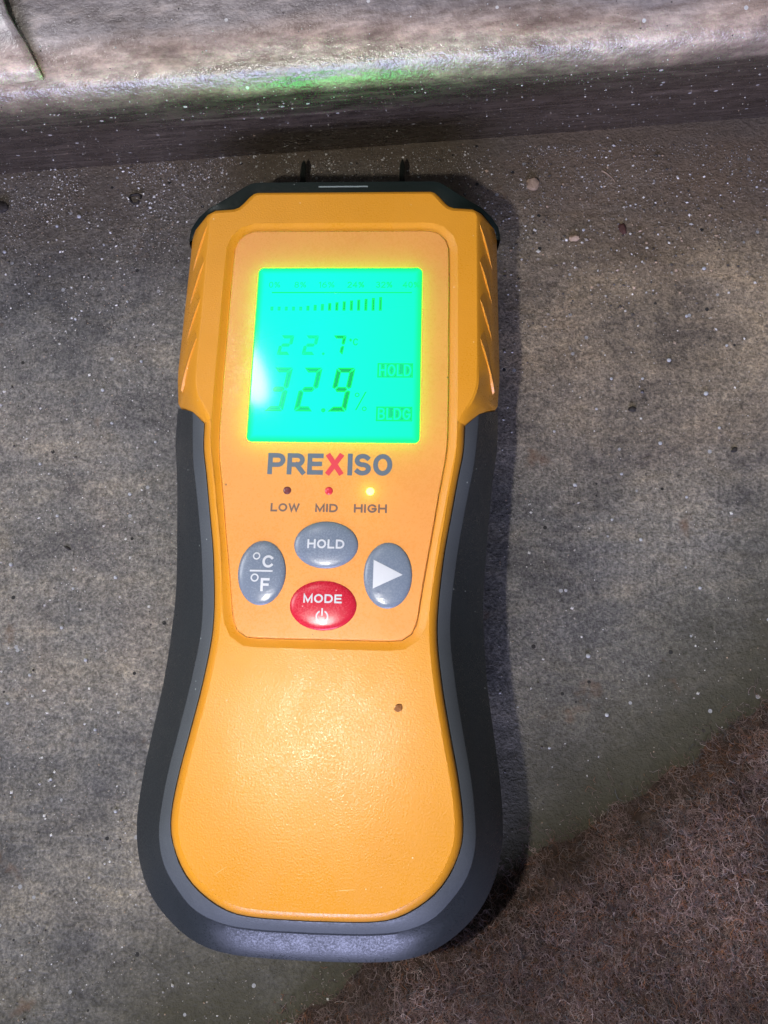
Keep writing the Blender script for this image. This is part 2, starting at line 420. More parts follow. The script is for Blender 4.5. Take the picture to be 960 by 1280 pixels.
NS = 70
outer_h = resample(catmull([(37.9, 66.6, 15), (37.7, 57.8, 15), (36.8, 51.3, 15), (35.9, 42.8, 15), (34.9, 31.3, 15), (34.4, 24, 15), (34.4, 16.8, 15), (35.1, 4.7, 15),
    (36.6, -7, 15), (37.7, -15.5, 15), (38.1, -23.8, 15.5), (37.5, -29.2, 16), (35.8, -34.4, 17), (32.6, -39.6, 18), (27.4, -44.2, 19), (21.8, -46.9, 20.4), (15.6, -48.1, 21.2), (8, -48.5, 21.4), (0, -48.6, 21.4)], 6), NS)
ridge_h = resample(catmull([(32.1, 62.2, 25), (31.1, 51.5, 25), (30.0, 45.5, 25), (28.9, 39.6, 25), (27.2, 29, 25), (26.0, 15.5, 25), (27.1, 4.3, 25), (28.9, -6.5, 25),
    (30.3, -14.3, 25), (31.1, -22, 25), (31, -27, 25), (29.5, -32, 25), (26.4, -36.3, 25), (22.8, -39.7, 25), (17.5, -41.8, 25), (10.6, -42.6, 25), (0, -42.8, 25)], 6), NS)
seam_c = catmull([(28.3, 58.3, 28), (28.0, 52.5, 28), (26.9, 46.6, 28), (25.6, 38.9, 28), (23.9, 28.5, 28), (22.8, 15.2, 28), (23.8, 4.3, 28), (25.7, -6.3, 28),
    (27.2, -14.1, 28), (28.1, -21.6, 28), (27.6, -26.5, 28), (25.3, -31.4, 28), (21.9, -35.2, 28), (16.6, -38.4, 28), (11, -39.6, 28), (0, -39.9, 28)], 6)
seam_h = resample(seam_c, NS)

# orange front shell: one outline (head + lower pad), bevelled, with a recess for the faceplate
head_B = [(0, 115.4, 28.6), (10, 115.4, 28.6), (20.4, 115.4, 28.6), (21.4, 115.1, 28.6), (22.3, 114.2, 28.6), (23.8, 112.3, 28.6), (24.7, 111.5, 28.6), (25.8, 111.1, 28.6),
          (30.1, 110.9, 28.4), (33.0, 110.7, 26.0), (36.0, 110.2, 22.0), (36.7, 109.4, 20.8), (37.0, 108.2, 20.4)]
for y in np.arange(104, 73, -3.0): head_B.append((37.0 + .4 * (108 - y) / 36, y, 20.2))
head_B += [(37.5, 72, 19.2), (37.7, 67.6, 16), (36.9, 66.3, 17.2), (35.4, 65.1, 20), (33.6, 63.6, 23), (32.1, 62.2, 25), (30.2, 60.3, 27.2), (28.9, 58.9, 28)]
halfB = head_B + [tuple(q) for q in resample(seam_c, 60)]
# inner (flat top) outline, same stations
head_A = [(0, 114.6), (10, 114.6), (20.0, 114.6), (20.8, 114.3), (21.7, 113.4), (23.2, 111.5), (24.1, 110.6), (25.3, 110.1), (29.6, 109.8), (30.6, 109.4), (31.0, 108.8), (31.2, 108), (31.2, 107)]
for y in np.arange(104, 73, -3.0): head_A.append((31.2, y))
head_A += [(31.2, 72), (31.1, 67.6), (30.9, 66.3), (30.6, 65.1), (29.9, 63.3), (28.9, 61.6), (27.9, 60.0), (27.2, 58.4)]
seamA = []
q = resample(seam_c, 60)
T = np.gradient(q[:, :2], axis=0); T /= np.linalg.norm(T, axis=1)[:, None]
for k in range(60):
    nx, ny = T[k, 1], -T[k, 0]
    d = 1.25
    seamA.append((max(0, q[k, 0] + nx * d) if k < 59 else 0, q[k, 1] + (ny * d)))
halfA = head_A + seamA
B = mirror(halfB); A = mirror([(a, b_, 29.75) for a, b_ in halfA])
Ain = [(q[0], q[1], 30.0) for q in inset(A, .55)]
mid = [((a[0] * .45 + b_[0] * .55), (a[1] * .45 + b_[1] * .55), a[2] * .42 + b_[2] * .58 + (.28 if b_[2] > 27 else .5)) for a, b_ in zip(A, B)]
C = [(b_[0], b_[1], max(12, b_[2] - 6)) for b_ in B]
Dn = [(b_[0] * .99, b_[1], 11.5 if i_h else 20) for b_, i_h in zip(B, [b_[2] < 24 for b_ in B])]
# faceplate outline
plate_half = [(0, 104.6), (10, 104.6), (19.6, 104.6), (21.6, 104.2), (23.2, 103.0), (24.2, 101.2), (24.5, 99), (24.6, 90), (24.6, 81), (24.65, 70), (24.6, 60), (24.5, 54),
              (24.1, 50), (22.9, 43), (21.5, 34), (20.2, 26), (19.2, 19.5), (18.75, 16.2), (17.9, 13.8), (16.2, 12.4), (14.2, 12.0), (7, 11.95), (0, 11.95)]
ph = resample(catmull(plate_half, 5), 60)
plate = mirror([tuple(q) for q in ph])
hole0 = [(q[0], q[1], 30.0) for q in inset([(p_[0], p_[1]) for p_ in plate], -1.95)]
hole1 = [(q[0], q[1], 29.88) for q in inset([(p_[0], p_[1]) for p_ in plate], -1.55)]
hole2 = [(q[0], q[1], 29.35) for q in inset([(p_[0], p_[1]) for p_ in plate], -.55)]
hole3 = [(q[0], q[1], 24.2) for q in inset([(p_[0], p_[1]) for p_ in plate], -.12)]
bm = bmesh.new()
def addring(r): return [bm.verts.new(Vector(shear(*p_)) * MM) for p_ in r]
def bridge(r1, r2, sm=True):
    k = len(r1)
    for i in range(k):
        try:
            f = bm.faces.new((r1[i], r1[(i + 1) % k], r2[(i + 1) % k], r2[i])); f.smooth = sm
        except ValueError: pass
vr = [addring(r) for r in (Dn, C, B, mid, A, Ain)]
for a_, b_ in zip(vr, vr[1:]): bridge(a_, b_)
hv = [addring(r) for r in (hole0, hole1, hole2, [(q[0], q[1], 29.3) for q in inset([(p_[0], p_[1]) for p_ in plate], -.12)], hole3)]
for a_, b_ in zip(hv, hv[1:]): bridge(a_, b_)
def loop_edges(r): return [bm.edges.get((r[i], r[(i + 1) % len(r)])) for i in range(len(r))]
res = bmesh.ops.triangle_fill(bm, use_beauty=True, use_dissolve=False, edges=[e for e in loop_edges(vr[-1]) + loop_edges(hv[0]) if e])
for g in res['geom']:
    if isinstance(g, bmesh.types.BMFace): g.smooth = False
bmesh.ops.remove_doubles(bm, verts=bm.verts, dist=1e-6)
bmesh.ops.recalc_face_normals(bm, faces=bm.faces)
for e in bm.edges:
    if len(e.link_faces) == 2 and e.calc_face_angle(0) > math.radians(38): e.smooth = False
me = bpy.data.meshes.new('front_shell'); bm.to_mesh(me); bm.free()
shell = part('front_shell', me, M_orange)

# oblique grip ridges on the head's chamfers
for sgn in (1, -1):
    for (yt, yb) in ((106.6, 97.2), (97.2, 87.8), (87.7, 78.3), (78.2, 68.6)):
        V = []; n_ = 9
        for k in range(n_):
            t = k / (n_ - 1)
            x = 31.4 + 4.6 * t; y = yt + (yb - yt) * t
            zc = 29.4 - 8.0 * t + .75 * math.sin(PI * t) ** .8      # chamfer surface there
            h = .42 * math.sin(PI * min(1, max(0.0, t))) ** .5
            V += [shear(sgn * (x - .40), y - .28, zc - .35), shear(sgn * (x + .1 * h), y + .1, zc + h), shear(sgn * min(x + 1.2, 36.9), y + 2.4, zc - 1.6 - 1.2 * t)]
        F = []
        for k in range(n_ - 1):
            for c_ in range(3):
                F.append((k * 3 + c_, k * 3 + (c_ + 1) % 3, (k + 1) * 3 + (c_ + 1) % 3, (k + 1) * 3 + c_))
        F += [(0, 1, 2), tuple((n_ - 1) * 3 + c_ for c_ in (0, 1, 2))]
        part('grip_ridge', mesh('grip_ridge', V, F, True, 30), M_orange, shell)

# black rubber grip round the lower body
def lerp(a, b_, t, bulge=0):
    o = []
    for p_, q in zip(a, b_):
        o.append((p_[0] + (q[0] - p_[0]) * t, p_[1] + (q[1] - p_[1]) * t, p_[2] + (q[2] - p_[2]) * t + bulge))
    return o
gap = np.array([(s_[0] + .22, s_[1] - (.22 if s_[1] < -30 else 0), 27.75) for s_ in seam_h])
gap[-1][0] = 0
R = [mirror_open([(g[0] - .05 * (i < NS - 1), g[1], 22.0) for i, g in enumerate(gap)]), mirror_open([tuple(g) for g in gap]),
     mirror_open(lerp(gap, ridge_h, .12, .15)), mirror_open(lerp(gap, ridge_h, .55, .22)), mirror_open(lerp(gap, ridge_h, .93, .14)), mirror_open(lerp(ridge_h, outer_h, .05, -.1)),
     mirror_open(lerp(ridge_h, outer_h, .35, .22)), mirror_open(lerp(ridge_h, outer_h, .7, .32)), mirror_open(lerp(ridge_h, outer_h, .93, .12)), mirror_open(outer_h)]
under = [(p_[0] * .992, p_[1] * .995, p_[2] - 3.0) for p_ in outer_h]
under2 = [(p_[0] * .95, p_[1] * .97, 7.0) for p_ in outer_h]
R += [mirror_open(under), mirror_open(under2)]
V, F = loft(R, closed=False)
nn = len(R[0])
F.append(tuple(k * nn for k in range(len(R)))); F.append(tuple(k * nn + nn - 1 for k in range(len(R))))
gm = mesh('rubber_grip', V, F, True, 24)
go = part('rubber_grip', gm, [M_rubber, M_rubber_top])
for p_ in gm.polygons:
    ks = {v // nn for v in p_.vertices}
    if len(p_.vertices) == 4 and max(ks) <= 4: p_.material_index = 1

# rear shell
rear_h = [(0, 113.5), (20, 113.5), (24, 110.5), (34, 109), (36.4, 107)] + [(36.4, y) for y in np.arange(100, 66, -6)] + [(p_[0] - 1.6, p_[1] + (1.6 if p_[1] < -30 else 0)) for p_ in outer_h[2::2]]
rear_h = [(max(0, a), b_) for a, b_ in rear_h]; rear_h[-1] = (0, rear_h[-1][1])
rear = mirror(rear_h)
V, F = loft([withz(rear, 16), withz(rear, 8), withz(inset(rear, 1.2), 0.5), withz(inset(rear, 4.0), -1.6)], cap_last=True, cap_first=True)
part('rear_shell', mesh('rear_shell', V, F, True, 35), M_cap)

# black top cap
cap_in = [(a, b_ + .12, z - .05) for a, b_, z in head_B[:13]]
cap_out = [(0, 118.6, 28.3), (10, 118.6, 28.3), (20.8, 118.6, 28.3), (22.2, 118.3, 28.3), (23.6, 117.5, 28.3), (26.2, 115.7, 28.2), (27.9, 114.5, 28.1), (29.4, 113.5, 27.9),
           (32.2, 112.4, 26.0), (35.0, 111.8, 23.0), (37.3, 111.0, 20.6), (37.9, 109.9, 19.2), (38.0, 108.4, 18.8)]
def full(h): return [(-p_[0], p_[1], p_[2]) for p_ in h[::-1]][:-1] + h
ci, cu = full(cap_in), full(cap_out)
lip = [(b_[0] * .9 + a[0] * .1, b_[1] * .9 + a[1] * .1, max(a[2], b_[2]) * .5 + .5 * b_[2] + .32) for a, b_ in zip(ci, cu)]
lip0 = [(b_[0] * .15 + a[0] * .85, b_[1] * .15 + a[1] * .85, a[2] + .12) for a, b_ in zip(ci, cu)]
low = [(a, b_ + .1, 0.5) for a, b_, z in cu]
V, F = loft([[(a, b_, z - 3) for a, b_, z in ci], ci, lip0, lip, cu, low], closed=False)
nn = len(ci)
V2 = len(V)
capo = part('top_cap', mesh('top_cap', V, F, True, 45), M_cap)
V = [shear(*q) for q in ((-6.0, 116.85, 28.55), (5.6, 116.85, 28.55), (5.6, 117.15, 28.55), (-6.0, 117.15, 28.55), (-6.0, 116.85, 28.85), (5.6, 116.85, 28.85), (5.6, 117.15, 28.85), (-6.0, 117.15, 28.85))]
part('slit_glint', mesh('slit_glint', V, [(4, 5, 6, 7), (0, 1, 5, 4), (1, 2, 6, 5), (2, 3, 7, 6), (3, 0, 4, 7)]), M_glint, capo)  # grey strip painting the lit edge of a slit in the cap
for x in (-14.55, 12.5):
    V = []; F = []; k_ = 14
    prof_p = [(112.0, 2.4), (119.0, 2.3), (124.2, 2.2), (125.2, 1.3), (126.0, .84), (141.4, .80), (142.6, .6), (143.9, .15)]
    for y, r in prof_p:
        for i in range(k_):
            a = 2 * PI * i / k_
            V.append((x + r * math.cos(a), y, 4 + r * math.sin(a)))
    for q in range(len(prof_p) - 1):
        for i in range(k_): F.append((q * k_ + i, q * k_ + (i + 1) % k_, (q + 1) * k_ + (i + 1) % k_, (q + 1) * k_ + i))
    F.append(tuple(range((len(prof_p) - 1) * k_, len(prof_p) * k_)))
    part('probe_pin', mesh('probe_pin', V, F, True, 40), M_steel)

# faceplate with a window for the screen (a moulded sheet with a turned-down rim)
def rrect(x0, x1, y0, y1, r, k=6):
    out = []
    for (cx_, cy_, a0) in ((x1 - r, y1 - r, 90), (x1 - r, y0 + r, 0), (x0 + r, y0 + r, -90), (x0 + r, y1 - r, -180)):
        for i in range(k + 1):
            a = math.radians(a0 - 90 * i / k); out.append((cx_ + r * math.cos(a), cy_ + r * math.sin(a)))
    return out
ZP = 29.80
bm = bmesh.new()
rings = [withz(plate, 24.7), withz(plate, ZP - .22), [(q[0], q[1], ZP) for q in inset(plate, .25)]]
vr = [addring(r) for r in rings]
for a_, b_ in zip(vr, vr[1:]): bridge(a_, b_)
win = rrect(-18.55, 18.55, 53.55, 95.1, 1.2)
wv = addring(withz(win, ZP))
wv2 = addring(withz(win, ZP - .35)); bridge(wv, wv2, False)
for r in (vr[-1], wv):
    for i in range(len(r)):
        if bm.edges.get((r[i], r[(i + 1) % len(r)])) is None: bm.edges.new((r[i], r[(i + 1) % len(r)]))
res = bmesh.ops.triangle_fill(bm, use_beauty=True, edges=loop_edges(vr[-1]) + loop_edges(wv))
bmesh.ops.remove_doubles(bm, verts=bm.verts, dist=1e-6)
bmesh.ops.recalc_face_normals(bm, faces=bm.faces)
for e in bm.edges:
    if len(e.link_faces) == 2 and e.calc_face_angle(0) > math.radians(60): e.smooth = False
me = bpy.data.meshes.new('faceplate'); bm.to_mesh(me); bm.free()
fp = part('faceplate', me, M_plate)
# unseen panel added under the faceplate to keep the screen's light in
bd = inset(plate, -.1)
V, F = loft([withz(bd, 27.3), withz(bd, 26.6)], cap_last=True, cap_first=True)
part('light_baffle', mesh('light_baffle', V, F), M_baffle)

# screen: lit block, its print on top
ZL = 29.86
sc_o = rrect(-18.45, 18.45, 53.65, 95.0, 1.1)
V, F = loft([withz(sc_o, 27.7), withz(sc_o, ZL - .1), withz(inset(sc_o, .12), ZL)], cap_last=True, cap_first=True)
screen = part('screen', mesh('screen', V, F), M_lcd)

def flat(name, polys, mat, z, parent, th=.03):
    V = []; F = []
    for P in polys:
        k = len(P); o = len(V)
        V += [shear(x, y, z) for x, y in P] + [shear(x, y, z - th) for x, y in P]
        F.append(tuple(range(o, o + k)))
        for i in range(k): F.append((o + i, o + (i + 1) % k, o + k + (i + 1) % k, o + k + i))
    return part(name, mesh(name, V, F), mat, parent)
def arc(cx_, cy_, rx, ry, a0, a1, k=10):
    return [(cx_ + rx * math.cos(math.radians(a0 + (a1 - a0) * i / k)), cy_ + ry * math.sin(math.radians(a0 + (a1 - a0) * i / k))) for i in range(k + 1)]
# strokes of each letter as centre lines in a box of its own width and height 1 (o = closed)
GL = {
 'P': (.66, [('', [(0, 0), (0, 1)]), ('', [(0, 1), (.40, 1)] + arc(.40, .72, .26, .28, 90, -90)[1:] + [(0, .44)])]),
 'R': (.70, [('', [(0, 0), (0, 1)]), ('', [(0, 1), (.40, 1)] + arc(.40, .73, .26, .27, 90, -90)[1:] + [(0, .46)]), ('', [(.36, .46), (.70, 0)])]),
 'E': (.58, [('', [(.58, 1), (0, 1), (0, 0), (.58, 0)]), ('', [(0, .51), (.52, .51)])]),
 'F': (.56, [('', [(.56, 1), (0, 1), (0, 0)]), ('', [(0, .50), (.50, .50)])]),
 'X': (.74, [('', [(.05, 0), (.69, 1)]), ('', [(.05, 1), (.69, 0)])]),
 'I': (.0, [('', [(0, 0), (0, 1)])]),
 'S': (.64, [('', arc(.32, .745, .30, .255, 35, 265, 12) + arc(.32, .25, .32, .25, 85, -145, 12))]),
 'O': (.76, [('o', arc(.38, .5, .38, .5, 0, 342, 19))]),
 'L': (.52, [('', [(0, 1), (0, 0), (.52, 0)])]),
 'W': (1.0, [('', [(0, 1), (.25, 0), (.5, .96), (.75, 0), (1.0, 1)])]),
 'M': (.80, [('', [(0, 0), (0, 1), (.40, .06), (.80, 1), (.80, 0)])]),
 'D': (.70, [('o', [(0, 0), (0, 1), (.30, 1)] + arc(.30, .5, .40, .5, 80, -80, 12) + [(.30, 0)])]),
 'H': (.68, [('', [(0, 0), (0, 1)]), ('', [(.68, 0), (.68, 1)]), ('', [(0, .52), (.68, .52)])]),
 'G': (.74, [('', arc(.38, .5, .38, .5, 40, 345, 16) + [(.74, .46), (.42, .46)])]),
 'C': (.72, [('', arc(.38, .5, .38, .5, 42, 318, 16))]),
 'B': (.66, [('o', [(0, 0), (0, 1), (.36, 1)] + arc(.36, .76, .25, .24, 85, -85, 8) + arc(.36, .26, .30, .26, 85, -85, 8) + [(.36, 0)]), ('', [(0, .52), (.36, .52)])]),
 '0': (.56, [('o', arc(.28, .5, .28, .5, 0, 340, 17))]),
 '1': (.20, [('', [(0, .82), (.2, 1), (.2, 0)])]),
 '2': (.56, [('', arc(.28, .72, .27, .28, 165, -30, 9) + [(0, 0), (.56, 0)])]),
 '3': (.56, [('', arc(.27, .76, .24, .24, 150, -80, 9) + arc(.27, .26, .28, .26, 80, -150, 9))]),
 '4': (.62, [('', [(.46, 0), (.46, 1), (0, .28), (.62, .28)])]),
 '6': (.56, [('o', arc(.28, .3, .28, .3, 0, 340, 14)), ('', [(.02, .38), (.12, .75), (.42, 1)])]),
 '8': (.56, [('o', arc(.28, .76, .23, .24, 0, 340, 14)), ('o', arc(.28, .26, .28, .26, 0, 340, 14))]),
 '%': (.84, [('o', arc(.17, .77, .15, .2, 0, 330, 10)), ('o', arc(.67, .23, .15, .2, 0, 330, 10)), ('', [(.14, 0), (.70, 1)])]),
 '°': (.30, [('o', arc(.14, .82, .14, .16, 0, 330, 10))]),
}
def ribbon(P, w, closed):
    """stroke of width w along P with mitred corners -> quads"""
    P = np.array(P, float); k = len(P)
    if not closed:                       # square ends
        for e_, o_ in ((0, 1), (-1, -2)):
            dd = P[e_] - P[o_]; P[e_] = P[e_] + dd / (np.linalg.norm(dd) + 1e-9) * w / 2
    L_, R_ = [], []
    for i in range(k):
        a = P[i - 1] if (i > 0 or closed) else None
        b_ = P[(i + 1) % k] if (i < k - 1 or closed) else None
        d1 = (P[i] - a) / (np.linalg.norm(P[i] - a) + 1e-9) if a is not None else None
        d2 = (b_ - P[i]) / (np.linalg.norm(b_ - P[i]) + 1e-9) if b_ is not None else None
        if d1 is None: d1 = d2
        if d2 is None: d2 = d1
        n1, n2 = np.array((-d1[1], d1[0])), np.array((-d2[1], d2[0]))
        m_ = n1 + n2; m_ /= np.linalg.norm(m_) + 1e-9
        sc_ = min(2.4, 1 / max(.3, float(m_ @ n1)))
        L_.append(P[i] + m_ * w / 2 * sc_); R_.append(P[i] - m_ * w / 2 * sc_)
    m_ = k if closed else k - 1
    return [[tuple(L_[i]), tuple(R_[i]), tuple(R_[(i + 1) % k]), tuple(L_[(i + 1) % k])] for i in range(m_)]
def text_mesh(s, x0, x1, y0, y1, z, bold=.2, gap=.15):
    """letters fitted into x0..x1, y0..y1; bold = stroke width in letter heights"""
    H = y1 - y0; w = bold * H
    nat = sum(GL[c_][0] for c_ in s) + len(s) * bold + gap * (len(s) - 1)
    kx = (x1 - x0) / (nat * H)
    polys = []; cur = x0
    for c_ in s:
        gw, st_ = GL[c_]
        for cl_, P in st_:
            Q = [(cur + w / 2 + px * (H * kx * (gw + bold) - w) / max(gw, 1e-6) if gw else cur + (bold * H * kx) / 2, y0 + w / 2 + py * (H - w)) for px, py in P]
            polys += ribbon(Q, w, cl_ == 'o')
        cur += (gw + bold + gap) * H * kx
    V = []; F = []; dz = 0
    for i_, P in enumerate(polys):
        o = len(V); V += [shear(a, b_, z + .0006 * (i_ % 7)) for a, b_ in P]; F.append(tuple(range(o, o + 4)))
    return mesh('lettering', V, F)
def text(name, s, x0, x1, y0, y1, z, mat, parent, bold=.2, gap=.15):
    return part(name, text_mesh(s, x0, x1, y0, y1, z, bold, gap), mat, parent)

ZS = ZL + .035
# scale
for s, x0, x1, k in (('0%', -16.0, -13.4, 2), ('8%', -10.2, -7.5, 2), ('16%', -4.7, -1.1, 2), ('24%', 1.8, 5.6, 1), ('32%', 8.2, 11.9, 1), ('40%', 14.2, 18.0, 1)):
    text('scale_number', s, x0, x1, 90.1, 91.6, ZS, M_seg[k], screen, .14)
flat('scale_line', [[(-15.2, 88.75), (16.3, 88.75), (16.3, 89.05), (-15.2, 89.05)]], M_seg[1], ZS, screen)
for i in range(16):
    x = -14.95 + i * 1.62
    h = .95 if i < 5 else .95 + (i - 4) * .215
    w_ = .66
    mat = M_seg[2] if i < 5 else (M_seg[1] if i < 8 else M_seg[0])
    flat('graph_bar', [[(x - w_ / 2, 84.45), (x + w_ / 2, 84.45), (x + w_ / 2, 84.45 + h), (x - w_ / 2, 84.45 + h)]], mat, ZS, screen)
SEG = {'2': 'abged', '7': 'abc', '3': 'abgcd', '9': 'abcdfg'}
def digit(ch, x, y, w, h, t, mat, name):
    sl = .17
    sk = lambda px, py: (x + px + sl * py, y + py)
    g = t * .14
    def hz(yc, mode):
        y0, y1 = yc - t / 2, yc + t / 2
        if mode == 't': P = [(g, y1), (w - g, y1), (w - t, y0), (t, y0)]
        elif mode == 'b': P = [(t, y1), (w - t, y1), (w - g, y0), (g, y0)]
        else: P = [(t * .5 + g, yc), (t, y1), (w - t, y1), (w - t * .5 - g, yc), (w - t, y0), (t, y0)]
        return P
    def vt(xo, xi, y0, y1, topedge):
        if topedge: return [(xo, y1 - g), (xo, y0 + t * .5 * .5 + g), ((xo + xi) / 2, y0 + g), (xi, y0 + t * .5 + g), (xi, y1 - t)]
        return [(xo, y0 + g), (xo, y1 - t * .25 - g), ((xo + xi) / 2, y1 - g), (xi, y1 - t * .5 - g), (xi, y0 + t)]
    segs = {'a': hz(h - t / 2, 't'), 'd': hz(t / 2, 'b'), 'g': hz(h / 2, 'm'), 'b': vt(w, w - t, h / 2, h, True), 'f': vt(0, t, h / 2, h, True),
            'c': vt(w, w - t, 0, h / 2, False), 'e': vt(0, t, 0, h / 2, False)}
    flat(name, [[sk(*q) for q in segs[c_]] for c_ in SEG[ch]], mat, ZS, screen)
def dot(x, y, r, k=10): return [(x + r * math.cos(2 * PI * i / k), y + r * math.sin(2 * PI * i / k)) for i in range(k)]
def ring_quads(x, y, r0, r1, k=16, a0=0, a1=2 * PI):
    out = []
    for i in range(k):
        t0, t1 = a0 + (a1 - a0) * i / k, a0 + (a1 - a0) * (i + 1) / k
        out.append([(x + r0 * math.cos(t0), y + r0 * math.sin(t0)), (x + r1 * math.cos(t0), y + r1 * math.sin(t0)), (x + r1 * math.cos(t1), y + r1 * math.sin(t1)), (x + r0 * math.cos(t1), y + r0 * math.sin(t1))])
    return out
for ch, x, mat in (('2', -13.2, M_seg[2]), ('2', -7.7, M_seg[2]), ('7', -1.6, M_seg[0])): digit(ch, x, 73.7, 2.9, 4.7, .75, mat, 'digit')
flat('decimal_point', [dot(-2.9, 74.0, .33)], M_seg[2], ZS, screen)
text('unit_mark', '°C', 2.7, 4.7, 76.0, 77.7, ZS, M_seg[1], screen, .17)
for ch, x, mat in (('3', -15.2, M_seg[2]), ('2', -8.7, M_seg[1]), ('9', -1.5, M_seg[0])): digit(ch, x, 60.5, 4.1, 10.2, 1.15, mat, 'digit')
flat('decimal_point', [dot(-2.3, 60.8, .48)], M_seg[1], ZS, screen)
flat('percent_sign', [[(4.55, 60.9), (4.9, 60.9), (6.95, 65.1), (6.6, 65.1)]] + ring_quads(4.9, 64.4, .3, .52) + ring_quads(6.55, 61.2, .3, .52), M_seg[1], ZS, screen)
for s, y0, y1 in (('HOLD', 68.45, 71.85), ('BLDG', 58.4, 61.75)):
    bx = flat('mode_box', [[(9.1, y0), (16.9, y0), (16.9, y1), (9.1, y1)]], M_seg[1], ZS, screen)
    text('mode_lettering', s, 9.5, 16.5, y0 + .35, y1 - .35, ZS + .03, M_lcd, bx, .13)

# a few fine scratches on the lower pad
for x, y, a, ln in ((3.5, -16.0, .7, 2.2), (-17.5, -31.5, .6, 1.6), (-9, -19, .9, 1.4), (16, 3, -1.1, 1.2), (6, -34, .1, 2.6)):
    dx, dy = math.cos(a) * ln, math.sin(a) * ln
    P = [(x - dx, y - dy), (x - dy * .025, y + dx * .025 + .04), (x + dx, y + dy), (x + dy * .025, y - dx * .025 + .02)]
    flat('scratch', [P], M_scr, 30.012, shell, .01)
# print on the faceplate
ZT = ZP + .03
text('logo_lettering', 'PRE', -13.6, -1.75, 46.3, 51.0, ZT, M_greyink, fp, .215, .10)
text('logo_lettering', 'X', -1.3, 2.65, 46.3, 51.0, ZT, M_redink, fp, .235)
text('logo_lettering', 'ISO', 3.5, 12.9, 46.25, 51.05, ZT, M_greyink, fp, .215, .10)
text('led_lettering', 'LOW', -12.4, -6.3, 38.2, 40.0, ZT, M_brownink, fp, .215, .13)
text('led_lettering', 'MID', -3.0, 1.75, 38.2, 40.0, ZT, M_brownink, fp, .215, .13)
text('led_lettering', 'HIGH', 5.1, 12.0, 38.2, 40.05, ZT, M_brownink, fp, .215, .13)
def dome(name, x, y, rx, ry, h, mat, z=ZP, k=40, m_=7):
    V = []; F = []
    prof_d = [(1.0, -.2), (1.0, .05)] + [(math.cos(t) * .985, .05 + (h - .05) * math.sin(t) ** .8) for t in np.linspace(.12, PI / 2 - .06, m_)]
    for r, zz in prof_d:
        for i in range(k):
            a = 2 * PI * i / k; V.append(shear(x + rx * r * math.cos(a), y + ry * r * math.sin(a), z + zz))
    for q in range(len(prof_d) - 1):
        for i in range(k): F.append((q * k + i, q * k + (i + 1) % k, (q + 1) * k + (i + 1) % k, (q + 1) * k + i))
    F.append(tuple(range((len(prof_d) - 1) * k, len(prof_d) * k)))
    return part(name, mesh(name, V, F, True), mat, fp)
for x, mt, lb in ((-9.1, M_led_low, 'unlit dark dot'), (-.3, M_led_mid, 'red dot'), (8.4, M_led_high, 'lit yellow dot')):
    if mt is M_led_high:                # the lit one reaches down into the hollow under the plate
        bl = [(x + .85 * math.cos(2 * PI * i / 16), 42.8 - .85 * math.sin(2 * PI * i / 16)) for i in range(16)]
        bv, bf = loft([withz(bl, 27.4), withz(bl, ZP - .15)], cap_first=True)
        part('led_bulb', mesh('led_bulb', bv, bf), emit('led_glow', (1, .50, .07), 40.0))
    d = dome('indicator_led', x, 42.8, .85, .85, .25, mt, k=20, m_=4); d['label'] = lb
def on_dome(me, x, y, rx, ry, h):       # lay a print on a domed button
    for v in me.vertices:
        px, py = v.co.x / MM - .09 * (v.co.z / MM - 29), v.co.y / MM
        r = min(.985, math.hypot((px - x) / rx, (py - y) / ry)) / .985
        v.co.z = (ZP + .05 + (h - .05) * max(0, 1 - r * r) ** .4 + .065) * MM
def dense(me):
    bm = bmesh.new(); bm.from_mesh(me)
    bmesh.ops.triangulate(bm, faces=bm.faces); bmesh.ops.subdivide_edges(bm, edges=bm.edges, cuts=2, use_grid_fill=True)
    bm.to_mesh(me); bm.free()
HB = .80
def button(x, y, rx, ry, mat, lb, prints):
    b_ = dome('button', x, y, rx, ry, HB, mat, m_=9); b_['label'] = lb
    for nm, me in prints:
        dense(me); on_dome(me, x, y, rx, ry, HB); part(nm, me, M_white, b_)
def flat_me(polys):
    V = []; F = []
    for P in polys:
        o = len(V); V += [shear(a, b_, ZP) for a, b_ in P]; F.append(tuple(range(o, o + len(P))))
    return mesh('symbol', V, F)
button(-.35, 31.25, 6.65, 4.95, M_btn, 'grey oval button marked HOLD', [('lettering', text_mesh('HOLD', -4.15, 3.5, 30.35, 32.25, ZP, .20))])
button(-.4, 18.75, 6.8, 5.05, M_red, 'red oval button marked MODE', [('lettering', text_mesh('MODE', -4.4, 3.4, 19.15, 20.95, ZP, .20)),
    ('power_symbol', flat_me(ring_quads(-.45, 16.45, .98, 1.28, 20, math.radians(116), math.radians(424)) + [[(-.6, 16.6), (-.3, 16.6), (-.3, 18.1), (-.6, 18.1)]]))])
button(-13.35, 25.2, 4.95, 6.7, M_btn, 'grey oval button marked °C over °F', [('lettering', text_mesh('C', -13.2, -10.9, 26.15, 28.75, ZP, .19)), ('lettering', text_mesh('F', -13.3, -11.5, 21.3, 24.0, ZP, .19)),
    ('symbol', flat_me(ring_quads(-14.5, 28.55, .5, .78) + ring_quads(-14.6, 24.05, .55, .85) + [[(-15.7, 25.3), (-11.0, 25.3), (-11.0, 25.65), (-15.7, 25.65)]]))])
button(12.55, 25.15, 4.95, 6.8, M_btn, 'grey oval button marked with a white arrow', [('arrow_symbol', flat_me([[(9.6, 22.3), (15.6, 25.2), (9.6, 28.2)]]))])

